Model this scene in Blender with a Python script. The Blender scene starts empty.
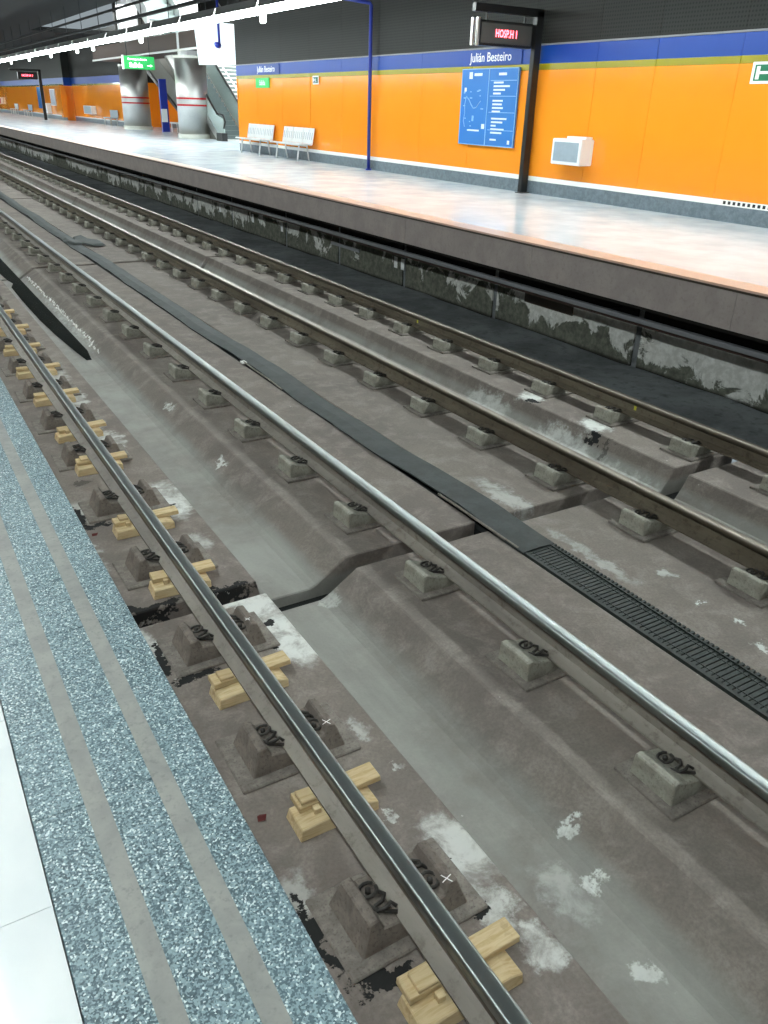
import bpy, bmesh, math, random
from mathutils import Vector, Matrix
random.seed(7)
S = bpy.context.scene
C = S.collection

# ------------------------------------------------------------------ camera
cam_d = bpy.data.cameras.new('camera')
cam_d.sensor_fit = 'VERTICAL'; cam_d.sensor_height = 32.0; cam_d.sensor_width = 24.0
cam_d.lens = 32.0 * 800.0 / 1024.0
cam_d.clip_start = 0.02; cam_d.clip_end = 400
cam = bpy.data.objects.new('camera', cam_d); C.objects.link(cam)
H = 2.449
right = Vector((0.8573618, -0.51401761, 0.02677005))
up = -Vector((-0.21127643, -0.39887387, -0.89233509))
back = -Vector((0.46935383, 0.75939814, -0.45057902))
M4 = Matrix.Identity(4)
for i in range(3):
    M4[i][0] = right[i]; M4[i][1] = up[i]; M4[i][2] = back[i]
M4[2][3] = H
cam.matrix_world = M4
S.camera = cam

# ------------------------------------------------------------------ world / exposure
w = bpy.data.worlds.new('station_air'); S.world = w; w.use_nodes = True
w.node_tree.nodes['Background'].inputs[0].default_value = (0.80, 0.93, 1.0, 1)
w.node_tree.nodes['Background'].inputs[1].default_value = 0.20
S.view_settings.view_transform = 'Standard'; S.view_settings.look = 'None'
S.view_settings.exposure = 0.85; S.view_settings.gamma = 1.0
S.view_settings.use_curve_mapping = False
LAMP_E = 19.0      # emission of the tubes in the luminaire rows
HALL_E = 14.0

# ------------------------------------------------------------------ unseen area lights added to brighten the escalator hall
def area(name, loc, sx, sy, e, rot=(0, 0, 0), col=(0.93, 1.0, 0.99)):
    d = bpy.data.lights.new(name, 'AREA'); d.shape = 'RECTANGLE'; d.size = sx; d.size_y = sy; d.energy = e; d.color = col
    o = bpy.data.objects.new(name, d); C.objects.link(o); o.location = loc; o.rotation_euler = rot
    return o
area('hall_fill_light', (14.5, 36, 8.6), 4, 12, 1500)
area('hall_fill_light', (12.6, 52, 6.8), 3, 12, 500)

# ================================================================== materials
def srgb(r, g, b):
    f = lambda c: ((c/255)/12.92 if c/255 <= 0.04045 else (((c/255)+0.055)/1.055)**2.4)
    return (f(r), f(g), f(b), 1)

class NT:
    def __init__(s, name):
        s.m = bpy.data.materials.new(name); s.m.use_nodes = True
        s.t = s.m.node_tree; s.n = s.t.nodes; s.b = s.n['Principled BSDF']
    def new(s, k, **kw):
        n = s.n.new(k)
        for a, v in kw.items(): setattr(n, a, v)
        return n
    def link(s, a, b): s.t.links.new(a, b)
    def pos(s, world=True):
        if world:
            return s.new('ShaderNodeNewGeometry').outputs['Position']
        return s.new('ShaderNodeTexCoord').outputs['Object']
    def noise(s, co, scale, detail=4, rough=.6, dist=0, stretch=None):
        if stretch:
            mp = s.new('ShaderNodeMapping'); mp.inputs['Scale'].default_value = stretch; s.link(co, mp.inputs[0]); co = mp.outputs[0]
        n = s.new('ShaderNodeTexNoise'); n.inputs['Scale'].default_value = scale; n.inputs['Detail'].default_value = detail
        n.inputs['Roughness'].default_value = rough; n.inputs['Distortion'].default_value = dist
        s.link(co, n.inputs['Vector']); return n.outputs['Fac']
    def rng(s, v, a, b, c=0., d=1., smooth=True):
        n = s.new('ShaderNodeMapRange'); n.interpolation_type = 'SMOOTHSTEP' if smooth else 'LINEAR'
        n.inputs[1].default_value = a; n.inputs[2].default_value = b; n.inputs[3].default_value = c; n.inputs[4].default_value = d
        s.link(v, n.inputs[0]); return n.outputs[0]
    def mix(s, f, a, b, mode='MIX'):
        n = s.new('ShaderNodeMix'); n.data_type = 'RGBA'; n.blend_type = mode; n.clamp_factor = True
        for v, i in ((f, 0), (a, 6), (b, 7)):
            if hasattr(v, 'links'): s.link(v, n.inputs[i])
            elif i == 0: n.inputs[0].default_value = v
            else: n.inputs[i].default_value = v
        return n.outputs[2]
    def math(s, op, a, b=None):
        n = s.new('ShaderNodeMath', operation=op)
        for v, i in ((a, 0), (b, 1)):
            if v is None: continue
            if hasattr(v, 'links'): s.link(v, n.inputs[i])
            else: n.inputs[i].default_value = v
        return n.outputs[0]
    def bump(s, h, strength=.3, dist=.01):
        n = s.new('ShaderNodeBump'); n.inputs['Strength'].default_value = strength; n.inputs['Distance'].default_value = dist
        s.link(h, n.inputs['Height']); s.link(n.outputs[0], s.b.inputs['Normal'])
    def set(s, **kw):
        for k, v in kw.items():
            k = {'col': 'Base Color', 'rough': 'Roughness', 'metal': 'Metallic', 'spec': 'Specular IOR Level', 'emis': 'Emission Color', 'es': 'Emission Strength', 'coat': 'Coat Weight', 'trans': 'Transmission Weight'}[k]
            if hasattr(v, 'links'): s.link(v, s.b.inputs[k])
            else: s.b.inputs[k].default_value = v
        return s.m

def plain(name, col, rough=.5, metal=0., spec=.5, var=.12, scale=12, bump=0.):
    t = NT(name); co = t.pos(False)
    n = t.noise(co, scale, 4)
    dark = tuple(c*(1-var) for c in col[:3]) + (1,); lite = tuple(min(1, c*(1+var)) for c in col[:3]) + (1,)
    t.set(col=t.mix(n, dark, lite), rough=rough, metal=metal, spec=spec)
    if bump: t.bump(t.noise(co, scale*4, 3), bump, .004)
    return t.m

# ---- dusty concrete of the track bed with its stains and painted glints (positions are places on the slab)
CHALK_AND_GLINTS = [  # x, y, rx, ry, weight : spilt lime and plaster, plus wet glints painted white
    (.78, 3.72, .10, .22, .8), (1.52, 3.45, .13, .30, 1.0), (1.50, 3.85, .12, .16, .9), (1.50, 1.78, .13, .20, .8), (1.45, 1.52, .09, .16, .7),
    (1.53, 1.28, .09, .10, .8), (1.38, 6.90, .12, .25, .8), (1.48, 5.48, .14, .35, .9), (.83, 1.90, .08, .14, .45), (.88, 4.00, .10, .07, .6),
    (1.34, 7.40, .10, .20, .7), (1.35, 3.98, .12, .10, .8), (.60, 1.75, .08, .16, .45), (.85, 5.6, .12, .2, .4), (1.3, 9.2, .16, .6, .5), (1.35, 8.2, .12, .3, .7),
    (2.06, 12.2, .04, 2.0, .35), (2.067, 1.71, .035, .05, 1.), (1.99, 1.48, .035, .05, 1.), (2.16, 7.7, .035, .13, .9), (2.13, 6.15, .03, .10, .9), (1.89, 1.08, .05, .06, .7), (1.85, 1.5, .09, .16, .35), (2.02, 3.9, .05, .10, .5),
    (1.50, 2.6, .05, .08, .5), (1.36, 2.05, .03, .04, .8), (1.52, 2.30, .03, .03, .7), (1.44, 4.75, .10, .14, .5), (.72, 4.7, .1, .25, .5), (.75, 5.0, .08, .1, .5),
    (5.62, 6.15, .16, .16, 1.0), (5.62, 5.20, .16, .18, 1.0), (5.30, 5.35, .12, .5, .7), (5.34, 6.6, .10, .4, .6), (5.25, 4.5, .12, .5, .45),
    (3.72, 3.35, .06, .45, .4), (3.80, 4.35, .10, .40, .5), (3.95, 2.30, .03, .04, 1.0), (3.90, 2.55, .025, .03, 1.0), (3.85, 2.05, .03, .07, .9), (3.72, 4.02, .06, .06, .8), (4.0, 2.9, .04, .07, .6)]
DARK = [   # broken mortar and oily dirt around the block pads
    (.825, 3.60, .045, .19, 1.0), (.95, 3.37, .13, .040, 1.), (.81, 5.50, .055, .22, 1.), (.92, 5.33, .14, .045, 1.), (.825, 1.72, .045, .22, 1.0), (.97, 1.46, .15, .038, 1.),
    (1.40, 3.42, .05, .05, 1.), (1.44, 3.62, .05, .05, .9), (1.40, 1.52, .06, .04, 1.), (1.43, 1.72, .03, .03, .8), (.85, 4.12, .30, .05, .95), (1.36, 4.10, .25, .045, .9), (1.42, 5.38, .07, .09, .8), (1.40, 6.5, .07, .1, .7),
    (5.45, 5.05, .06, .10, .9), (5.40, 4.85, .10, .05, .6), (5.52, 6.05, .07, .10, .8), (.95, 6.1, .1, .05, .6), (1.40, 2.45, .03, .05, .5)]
def blobs(t, co, lst):
    nz = t.new('ShaderNodeTexNoise'); nz.inputs['Scale'].default_value = 11; nz.inputs['Detail'].default_value = 5; nz.inputs['Roughness'].default_value = .7
    t.link(co, nz.inputs['Vector'])
    sb = t.new('ShaderNodeVectorMath', operation='SUBTRACT'); t.link(nz.outputs['Color'], sb.inputs[0]); sb.inputs[1].default_value = (.5, .5, .5)
    sc = t.new('ShaderNodeVectorMath', operation='SCALE'); t.link(sb.outputs[0], sc.inputs[0]); sc.inputs['Scale'].default_value = .28
    ad = t.new('ShaderNodeVectorMath', operation='ADD'); t.link(co, ad.inputs[0]); t.link(sc.outputs[0], ad.inputs[1])
    acc = None
    for x, y, rx, ry, wt in lst:
        a = t.new('ShaderNodeVectorMath', operation='SUBTRACT'); t.link(ad.outputs[0], a.inputs[0]); a.inputs[1].default_value = (x, y, 0)
        m = t.new('ShaderNodeVectorMath', operation='MULTIPLY'); t.link(a.outputs[0], m.inputs[0]); m.inputs[1].default_value = (1/rx, 1/ry, 0)
        l = t.new('ShaderNodeVectorMath', operation='LENGTH'); t.link(m.outputs[0], l.inputs[0])
        v = t.rng(l.outputs['Value'], 1.2, .55, 0, wt)
        acc = v if acc is None else t.math('MAXIMUM', acc, v)
    return acc

def slab_material():
    t = NT('dusty_concrete'); co = t.pos(True)
    sx = t.new('ShaderNodeSeparateXYZ'); t.link(co, sx.inputs[0]); z = sx.outputs[2]
    big = t.noise(co, .9, 5, .65); mid = t.noise(co, 5, 6, .7, .4); fine = t.noise(co, 60, 4, .7)
    lng = t.noise(co, 3, 5, .65, .3, (1, .18, 1))
    base = t.mix(t.rng(big, .35, .65), srgb(122, 113, 107), srgb(137, 128, 120))
    base = t.mix(t.rng(mid, .42, .70, 0, .7), base, srgb(164, 155, 148))
    base = t.mix(t.rng(lng, .5, .8, 0, .5), base, srgb(110, 97, 91))
    base = t.mix(t.rng(fine, .35, .7, 0, .35), base, srgb(96, 88, 84))
    # damp pale silt lying in the channel floor
    silt = t.mix(t.rng(lng, .3, .7), srgb(146, 147, 142), srgb(170, 172, 166))
    low = t.math('MULTIPLY', t.rng(z, -.33, -.40), t.rng(big, .30, .60, .25, .68))
    base = t.mix(low, base, silt)
    # light chips
    vor = t.new('ShaderNodeTexVoronoi'); vor.inputs['Scale'].default_value = 7; t.link(co, vor.inputs['Vector'])
    chip = t.math('MULTIPLY', t.rng(vor.outputs['Distance'], .06, .02), t.rng(mid, .55, .62))
    base = t.mix(chip, base, srgb(215, 210, 204))
    ch = blobs(t, co, CHALK_AND_GLINTS)
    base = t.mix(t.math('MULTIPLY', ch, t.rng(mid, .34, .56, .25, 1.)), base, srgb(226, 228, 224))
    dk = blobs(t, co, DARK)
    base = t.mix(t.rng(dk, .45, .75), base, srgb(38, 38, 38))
    rough = t.math('SUBTRACT', t.rng(mid, .3, .7, .72, .92), t.math('MULTIPLY', low, .34))
    t.set(col=base, rough=rough, spec=.35)
    h = t.math('ADD', t.math('MULTIPLY', mid, 1.), t.math('MULTIPLY', fine, .25))
    h = t.math('SUBTRACT', h, t.math('MULTIPLY', t.rng(dk, .45, .75), 1.6))
    t.bump(h, .45, .012)
    return t.m
M = {}
M['slab'] = slab_material()

def mottled(name, a, b, c=None, scale=6, rough=.85, spec=.3, bump=.35, world=False, metal=0., stretch=None, dist=.004):
    t = NT(name); co = t.pos(world)
    n1 = t.noise(co, scale, 6, .68, .3, stretch); n2 = t.noise(co, scale*7, 4, .7)
    col = t.mix(t.rng(n1, .32, .68), a, b)
    if c: col = t.mix(t.rng(n2, .5, .72, 0, .7), col, c)
    t.set(col=col, rough=rough, spec=spec, metal=metal)
    if bump: t.bump(t.math('ADD', n1, t.math('MULTIPLY', n2, .5)), bump, dist)
    return t.m
M['block'] = mottled('grey_block_concrete', srgb(138, 134, 124), srgb(168, 166, 154), srgb(106, 100, 94), 9)
M['block_dirty'] = mottled('brown_block_concrete', srgb(112, 103, 97), srgb(140, 131, 122), srgb(80, 73, 69), 9)
M['pad'] = mottled('mortar_pad', srgb(118, 110, 104), srgb(146, 140, 132), srgb(88, 80, 76), 12)
M['clip'] = mottled('oily_spring_steel', srgb(44, 42, 41), srgb(74, 70, 66), None, 20, .6, .5, 0, metal=.4)
M['tread'] = NT('polished_rail_head').set(col=(.33, .36, .355, 1), metal=1., rough=.35)
M['tread_old'] = NT('worn_rail_head').set(col=(.27, .24, .20, 1), metal=1., rough=.36)
M['rail'] = mottled('rail_flank_steel', srgb(120, 113, 106), srgb(146, 139, 130), srgb(96, 84, 74), 2.2, .62, .5, .15, True, .15, (1, .25, 1))
M['rail_brown'] = mottled('rusty_rail_flank', srgb(90, 80, 67), srgb(118, 109, 93), srgb(64, 52, 42), 2.2, .7, .5, .15, True, .1, (1, .25, 1))
M['dirt'] = mottled('dark_trackside_dirt', srgb(98, 101, 104), srgb(142, 147, 150), srgb(74, 76, 78), 1.1, .6, .4, .5, True, 0., None, .02)
M['dark_fill'] = mottled('undercroft_dark_and_shade', srgb(20, 18, 17), srgb(30, 27, 25), None, 3, .9)  # near-black fill; on the upper undercroft bays it stands in for shade
M['rubber'] = mottled('black_rubber', srgb(38, 44, 44), srgb(58, 65, 64), srgb(28, 32, 32), 5, .62, .5, .25, True)
M['grate'] = mottled('dark_grating', srgb(36, 42, 40), srgb(54, 61, 58), None, 30, .6, .5, .1)
M['grate_dark'] = plain('grating_pit', srgb(22, 24, 24), .9)
M['black'] = plain('black_paint', srgb(26, 26, 26), .35)
M['fascia'] = mottled('platform_fascia', srgb(160, 150, 147), srgb(174, 164, 160), srgb(148, 138, 136), 3, .55, .4, .08, True)
M['edge_dark'] = plain('dark_edge_profile', srgb(60, 50, 40), .5)
M['edge_pink'] = plain('pink_granite_edge', srgb(222, 190, 174), .3, var=.06, scale=60)
M['tray'] = plain('grey_cable_tray', srgb(128, 130, 134), .45)
M['tray_shade_brown'] = plain('brown_shade_strip', srgb(70, 50, 44), .7)
M['white'] = plain('white_enamel', srgb(238, 240, 240), .3, var=.03)
M['white_gloss'] = plain('white_trim', srgb(245, 245, 240), .2, var=.02)
M['steel'] = plain('brushed_steel', (.66, .65, .63, 1), .42, 1., var=.08)
M['alu'] = plain('perforated_aluminium', srgb(222, 224, 224), .35, .25, var=.05)
M['alu_dark'] = plain('speaker_mesh', srgb(150, 164, 174), .5)
M['blue_pipe'] = plain('blue_painted_steel', srgb(34, 52, 150), .3)
M['red'] = plain('red_stripe', srgb(196, 30, 36), .4)
M['brown_dark'] = plain('dark_brown_cladding', srgb(70, 52, 44), .6)
M['grey_clad'] = plain('grey_stair_soffit', srgb(120, 118, 112), .6)
M['teal_step'] = plain('escalator_step', srgb(96, 108, 108), .5)
M['glassy'] = plain('pale_balustrade', srgb(200, 214, 210), .25, .3)
M['paint_white'] = plain('chalk_mark', srgb(236, 236, 232), .8)
M['yellow'] = plain('yellow_paint', srgb(206, 200, 60), .6)
M['leaf'] = plain('reddish_scrap', srgb(96, 40, 38), .8)
M['ceiling'] = plain('dark_ceiling', srgb(18, 19, 19), .8, spec=.2)
M['conduit'] = plain('dark_conduit', srgb(30, 34, 36), .6)
M['housing'] = plain('luminaire_housing', srgb(150, 152, 152), .5)
M['base_steel'] = plain('column_foot', srgb(226, 226, 214), .35)

def granite():
    t = NT('speckled_granite'); co = t.pos(True)
    v = t.new('ShaderNodeTexVoronoi'); v.inputs['Scale'].default_value = 250; t.link(co, v.inputs['Vector'])
    sp = t.new('ShaderNodeSeparateColor'); t.link(v.outputs['Color'], sp.inputs[0])
    n = t.noise(co, 90, 3, .6); n2 = t.noise(co, 1.5, 4)
    col = t.mix(t.rng(sp.outputs[0], .2, .8), srgb(56, 77, 86), srgb(136, 158, 164))
    col = t.mix(t.rng(n, .56, .70, 0, .8), col, srgb(40, 52, 60))
    col = t.mix(t.rng(sp.outputs[1], .86, .93), col, srgb(214, 226, 226))
    col = t.mix(t.rng(n2, .3, .7, 0, .18), col, srgb(150, 176, 186))
    t.set(col=col, rough=t.rng(sp.outputs[2], 0, 1, .30, .62), spec=.5)
    t.bump(sp.outputs[0], .12, .002)
    return t.m
M['granite'] = granite()
M['stripe'] = mottled('worn_grey_strip', srgb(136, 136, 133), srgb(154, 153, 148), srgb(120, 122, 120), 9, .6, .4, .05, True)
def tile_mat():
    t = NT('polished_white_floor'); co = t.pos(True)
    n = t.noise(co, 2.2, 4); n2 = t.noise(co, .8, 3, .5, .5)
    t.set(col=t.mix(t.rng(n, .3, .7), srgb(226, 230, 232), srgb(240, 242, 242)), rough=t.rng(n, .3, .7, .06, .11), spec=.5)
    t.bump(n2, .10, .02)
    return t.m
M['tile'] = tile_mat()
def far_floor():
    t = NT('polished_pale_floor'); co = t.pos(True)
    n = t.noise(co, 1.7, 4)
    t.set(col=t.mix(t.rng(n, .3, .7), srgb(206, 219, 230), srgb(222, 231, 238)), rough=t.rng(n, .3, .7, .16, .22), spec=.32)
    t.bump(t.noise(co, 1.1, 2, .5), .06, .02)
    return t.m
M['floor_far'] = far_floor()
def enamel(name, a, b, rough=.14, coat=.55):
    t = NT(name); co = t.pos(True)
    n = t.noise(co, .8, 3)
    t.set(col=t.mix(n, a, b), rough=rough, spec=.4, coat=coat)
    t.b.inputs['Coat Roughness'].default_value = .03
    t.bump(t.noise(co, 1.6, 3, .5), .10, .02)
    return t.m
M['orange'] = enamel('orange_enamel', srgb(252, 146, 32), srgb(255, 158, 44))
M['blue'] = enamel('blue_enamel', srgb(4, 62, 150), srgb(6, 68, 158), .4, 0.)
M['olive'] = enamel('olive_enamel', srgb(150, 142, 30), srgb(164, 154, 38))
M['plinth'] = mottled('grey_granite_plinth', srgb(96, 108, 116), srgb(118, 130, 138), srgb(84, 94, 102), 12, .35, .5, .05, True)
def perforated():
    t = NT('perforated_dark_panel'); co = t.pos(True)
    mp = t.new('ShaderNodeMapping'); mp.inputs['Scale'].default_value = (1, 18, 18); t.link(co, mp.inputs[0])
    v = t.new('ShaderNodeTexVoronoi'); v.inputs['Scale'].default_value = 1; v.inputs['Randomness'].default_value = 0.05; t.link(mp.outputs[0], v.inputs['Vector'])
    t.set(col=t.mix(t.rng(v.outputs['Distance'], .22, .34), srgb(18, 19, 19), srgb(38, 39, 36)), rough=.6, spec=.3)
    return t.m
M['perf'] = perforated()
def wall_under():
    t = NT('peeling_plaster'); co = t.pos(True)
    sx = t.new('ShaderNodeSeparateXYZ'); t.link(co, sx.inputs[0])
    n = t.noise(co, 2.3, 6, .66, .5); n2 = t.noise(co, 12, 5, .7); lng = t.noise(co, .33, 2, .5)
    grime = t.mix(t.rng(n2, .3, .7), srgb(84, 86, 78), srgb(120, 121, 110))
    white = t.mix(t.rng(n2, .35, .7), srgb(196, 196, 190), srgb(226, 226, 222))
    hgt = t.rng(sx.outputs[2], -.22, .12, -.16, .06, False)
    m = t.math('ADD', t.math('ADD', n, hgt), t.rng(lng, .35, .65, -.10, .10))
    m = t.math('ADD', m, t.rng(sx.outputs[1], 13, 10.5, -.14, .035, False))
    m = t.math('ADD', m, t.rng(sx.outputs[1], 17, 22, 0, .10, False))
    k = t.rng(m, .45, .51)
    # darker towards the foot of the wall
    col = t.mix(k, grime, white)
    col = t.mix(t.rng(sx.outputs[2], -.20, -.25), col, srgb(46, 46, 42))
    t.set(col=col, rough=.9, spec=.2); t.bump(t.math('ADD', k, n2), .4, .01)
    return t.m
M['wall_under'] = wall_under()
def wood():
    t = NT('raw_pine'); co = t.pos(False)
    n = t.noise(co, 6, 5, .6, 1.2, (1, 9, 6)); oi = t.new('ShaderNodeObjectInfo')
    col = t.mix(t.rng(n, .35, .7), srgb(224, 204, 164), srgb(200, 174, 128))
    n2 = t.noise(co, 14, 3)
    col = t.mix(t.rng(n2, .60, .72, 0, .4), col, srgb(150, 112, 74))
    col = t.mix(t.math('MULTIPLY', oi.outputs['Random'], .28), col, srgb(170, 140, 100))
    t.set(col=col, rough=.75, spec=.3); t.bump(n, .2, .003)
    return t.m
M['wood'] = wood()
def water():
    t = NT('standing_water'); co = t.pos(True)
    n = t.noise(co, 5, 4, .6)
    t.set(col=t.mix(t.rng(n, .4, .6), srgb(16, 20, 18), srgb(34, 38, 32)), rough=.05, spec=.6)
    t.bump(n, .03, .01)
    return t.m
M['water'] = water()
def emis(name, col, s, base=(.8, .8, .8, 1)):
    return NT(name).set(col=base, emis=col, es=s, rough=.5)
M['lamp'] = emis('lit_tube_diffuser', (.90, 1.0, .985, 1), LAMP_E)
M['lamp_near'] = emis('lit_tube_diffuser_near', (.90, 1.0, .985, 1), LAMP_E*.75)
M['led_red'] = emis('red_led', (1, .03, .06, 1), 5)
M['led_face'] = plain('display_window', srgb(78, 78, 76), .3)
M['green_sign'] = emis('backlit_green', srgb(40, 170, 84), .6, srgb(30, 140, 70))
M['white_sign'] = emis('backlit_white', (.85, 1, .9, 1), 1.6)
M['green'] = plain('green_sign_face', srgb(16, 112, 74), .3)
M['blue_map'] = enamel('blue_sign_face', srgb(58, 122, 196), srgb(66, 130, 204), .25)
M['pale_print'] = plain('pale_print', srgb(214, 230, 244), .5)
M['blue_print'] = plain('mid_blue_print', srgb(130, 180, 226), .5)
M['poster'] = plain('poster_face', srgb(170, 176, 188), .4)
M['banner'] = emis('banner_added_glow', (.82, .97, 1, 1), .35, (.6, .68, .72, 1))  # weak glow put in for the lamplight falling on the white panel

# ================================================================== mesh helpers
class MB:
    def __init__(s): s.v = []; s.f = []
    def box(s, x0, x1, y0, y1, z0, z1):
        b = len(s.v)
        s.v += [(x0,y0,z0),(x1,y0,z0),(x1,y1,z0),(x0,y1,z0),(x0,y0,z1),(x1,y0,z1),(x1,y1,z1),(x0,y1,z1)]
        s.f += [(b+0,b+3,b+2,b+1),(b+4,b+5,b+6,b+7),(b+0,b+1,b+5,b+4),(b+1,b+2,b+6,b+5),(b+2,b+3,b+7,b+6),(b+3,b+0,b+4,b+7)]
        return s
    def prism(s, prof, y0, y1, axis='y', taper=0.):
        """closed profile swept along an axis; taper shrinks y towards the profile's top"""
        n = len(prof); b = len(s.v)
        zs = [p[1] for p in prof]; zl, zh = min(zs), max(zs)
        for e, yy in ((0, y0), (1, y1)):
            for (a, c) in prof:
                k = (c-zl)/(zh-zl+1e-9)*taper
                y = yy + (k if e == 0 else -k)
                s.v.append({'y': (a, y, c), 'x': (y, a, c), 'z': (a, c, y)}[axis])
        s.f.append(tuple(range(b, b+n))); s.f.append(tuple(range(b+2*n-1, b+n-1, -1)))
        for i in range(n):
            j = (i+1) % n
            s.f.append((b+i, b+n+i, b+n+j, b+j))
        return s
    def sweep(s, prof, ys):
        n = len(prof); b = len(s.v)
        for y in ys: s.v += [(a, y, c) for a, c in prof]
        s.f.append(tuple(range(b, b+n))); e = b+(len(ys)-1)*n; s.f.append(tuple(range(e+n-1, e-1, -1)))
        for k in range(len(ys)-1):
            for i in range(n):
                j = (i+1) % n; s.f.append((b+k*n+i, b+(k+1)*n+i, b+(k+1)*n+j, b+k*n+j))
        return s
    def tube(s, pts, r, seg=8, cap=True):
        pts = [Vector(p) for p in pts]; b = len(s.v); prev = None
        for i, p in enumerate(pts):
            d = (pts[min(i+1, len(pts)-1)] - pts[max(i-1, 0)]).normalized()
            a = Vector((0, 0, 1)) if abs(d.z) < .9 else Vector((1, 0, 0))
            if prev is not None: a = prev
            u = (a - d*a.dot(d)).normalized(); prev = u; v2 = d.cross(u)
            rr = r[i] if isinstance(r, (list, tuple)) else r
            for k in range(seg):
                t = 2*math.pi*k/seg
                s.v.append(tuple(p + u*math.cos(t)*rr + v2*math.sin(t)*rr))
        for i in range(len(pts)-1):
            for k in range(seg):
                k2 = (k+1) % seg
                s.f.append((b+i*seg+k, b+i*seg+k2, b+(i+1)*seg+k2, b+(i+1)*seg+k))
        if cap:
            s.f.append(tuple(b+k for k in range(seg-1, -1, -1))); e = b+(len(pts)-1)*seg
            s.f.append(tuple(e+k for k in range(seg)))
        return s
    def cyl(s, x, y, z0, z1, r, seg=32): return s.tube([(x, y, z0), (x, y, z1)], r, seg)
    def poly(s, pts):
        b = len(s.v); s.v += [tuple(p) for p in pts]; s.f.append(tuple(range(b, b+len(pts)))); return s
    def mesh(s, name, mat, smooth=False, bevel=0., seg=2):
        me = bpy.data.meshes.new(name); me.from_pydata(s.v, [], s.f); me.update()
        bm = bmesh.new(); bm.from_mesh(me)
        bmesh.ops.recalc_face_normals(bm, faces=bm.faces)
        if bevel:
            bmesh.ops.bevel(bm, geom=[e for e in bm.edges if e.calc_face_angle(0) > .5], offset=bevel, segments=seg, affect='EDGES', clamp_overlap=True)
        bm.to_mesh(me); bm.free()
        if smooth:
            for p in me.polygons: p.use_smooth = True
        me.materials.append(M[mat]); return me
    def build(s, name, mat, parent=None, **k):
        return link(name, s.mesh(name, mat, **k), parent)

def link(name, me, parent=None):
    o = bpy.data.objects.new(name, me); C.objects.link(o)
    if parent: o.parent = parent
    return o
def tag(o, label=None, cat=None, group=None, kind=None):
    if label: o['label'] = label
    if cat: o['category'] = cat
    if group: o['group'] = group
    if kind: o['kind'] = kind
    return o
def thing(name, label, cat, loc=(0, 0, 0), group=None, rz=0):
    o = bpy.data.objects.new(name, None); C.objects.link(o); o.location = loc; o.rotation_euler = (0, 0, rz)
    o.empty_display_size = .1
    return tag(o, label, cat, group)
def struct(name, label=None, cat=None, loc=(0, 0, 0)):
    o = bpy.data.objects.new(name, None); C.objects.link(o); o.location = loc
    return tag(o, label, cat, None, 'structure')
def copy_thing(o):
    r = o.copy(); C.objects.link(r)
    def rec(a, b):
        for ch in list(a.children):
            c = ch.copy(); C.objects.link(c); c.parent = b; rec(ch, c)
    rec(o, r); return r
def text_mesh(txt, size, mat, extrude=.002, bold=0.):
    cu = bpy.data.curves.new('lettering', 'FONT'); cu.body = txt; cu.size = size; cu.extrude = extrude; cu.align_x = 'CENTER'; cu.align_y = 'CENTER'; cu.offset = bold
    cu.resolution_u = 3
    o = bpy.data.objects.new('lettering', cu); C.objects.link(o)
    bpy.context.view_layer.update()
    me = bpy.data.meshes.new_from_object(o.evaluated_get(bpy.context.evaluated_depsgraph_get()))
    bpy.data.objects.remove(o); bpy.data.curves.remove(cu)
    me.materials.clear(); me.materials.append(M[mat]); return me
# lettering on a surface facing -X (far wall) reads towards -Y ; facing -Y reads towards +X
WALLROT = (math.pi/2, 0, -math.pi/2)
FRONTROT = (math.pi/2, 0, 0)
ORD = ['first', 'second', 'third', 'fourth', 'fifth', 'sixth', 'seventh', 'eighth', 'ninth', 'tenth', 'eleventh', 'twelfth', 'thirteenth', 'fourteenth',
       'fifteenth', 'sixteenth', 'seventeenth', 'eighteenth', 'nineteenth', 'twentieth']

P = 1.056; F = -.25
XN, XF, XW = .418, 6.70, 11.0         # near platform edge, far platform edge, far wall
R1, R2, R3, R4 = 1.1565, 2.6665, 4.466, 5.957
CH1, CH2 = 1.915, 5.20                 # drainage channel centres
Y0, Y1 = -5.0, 112.0

# ================================================================== track bed
bed = struct('track_bed', 'brown dusty concrete track bed between the two platforms', 'track bed')
def trough(c, half, depth, left_steep, right_run):
    """profile points (x, z) of a drainage channel from left lip to right lip"""
    return [(c-half, F), (c-half+left_steep, F-depth*.8), (c-half+left_steep+.06, F-depth), (c+half-right_run-.07, F-depth), (c+half-right_run-.02, F-depth*.88), (c+half-right_run*.55, F-depth*.45), (c+half, F)]
def slab_prof(a, b, ch):
    top = [(a, F)] + ch + [(b, F)]
    return [(a, -.62)] + top + [(b, -.62)]
ch1 = trough(CH1, .322, .17, .03, .20)
ch2 = trough(CH2, .262, .22, .03, .10)
joints = [-7.7, 4.02, 15.7, 27.4, 39.1, 50.8, 62.5, 74.2, 85.9, 97.6, 112]
for a, b in zip(joints[:-1], joints[1:]):
    g = .075
    for prof in (slab_prof(.30, 3.325, ch1), slab_prof(3.61, 6.25, ch2)):
        m = MB().prism(prof, a+g, b-g)
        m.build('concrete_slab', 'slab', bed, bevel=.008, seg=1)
MB().box(.2, 6.3, Y0-3, Y1, -.72, -.50).build('blinding_layer', 'grate_dark', bed)
MB().box(3.325, 3.61, Y0-3, Y1, -.50, F-.05).build('cable_trench', 'grate_dark', bed)
ds = struct('trackside_floor', 'dark dirty strip of floor between far rail and undercroft wall', 'floor')
dm = MB(); ny = 220
for i in range(ny+1):
    y = Y0 + (Y1-Y0)*i/ny
    for j, x in enumerate((6.25, 6.55, 6.95, 7.3, 7.9)):
        dm.v.append((x, y, F-.005 + (.012*math.sin(y*2.1+j) + .008*math.sin(y*5.3+2*j) if 0 < j < 4 else 0)))
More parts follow.
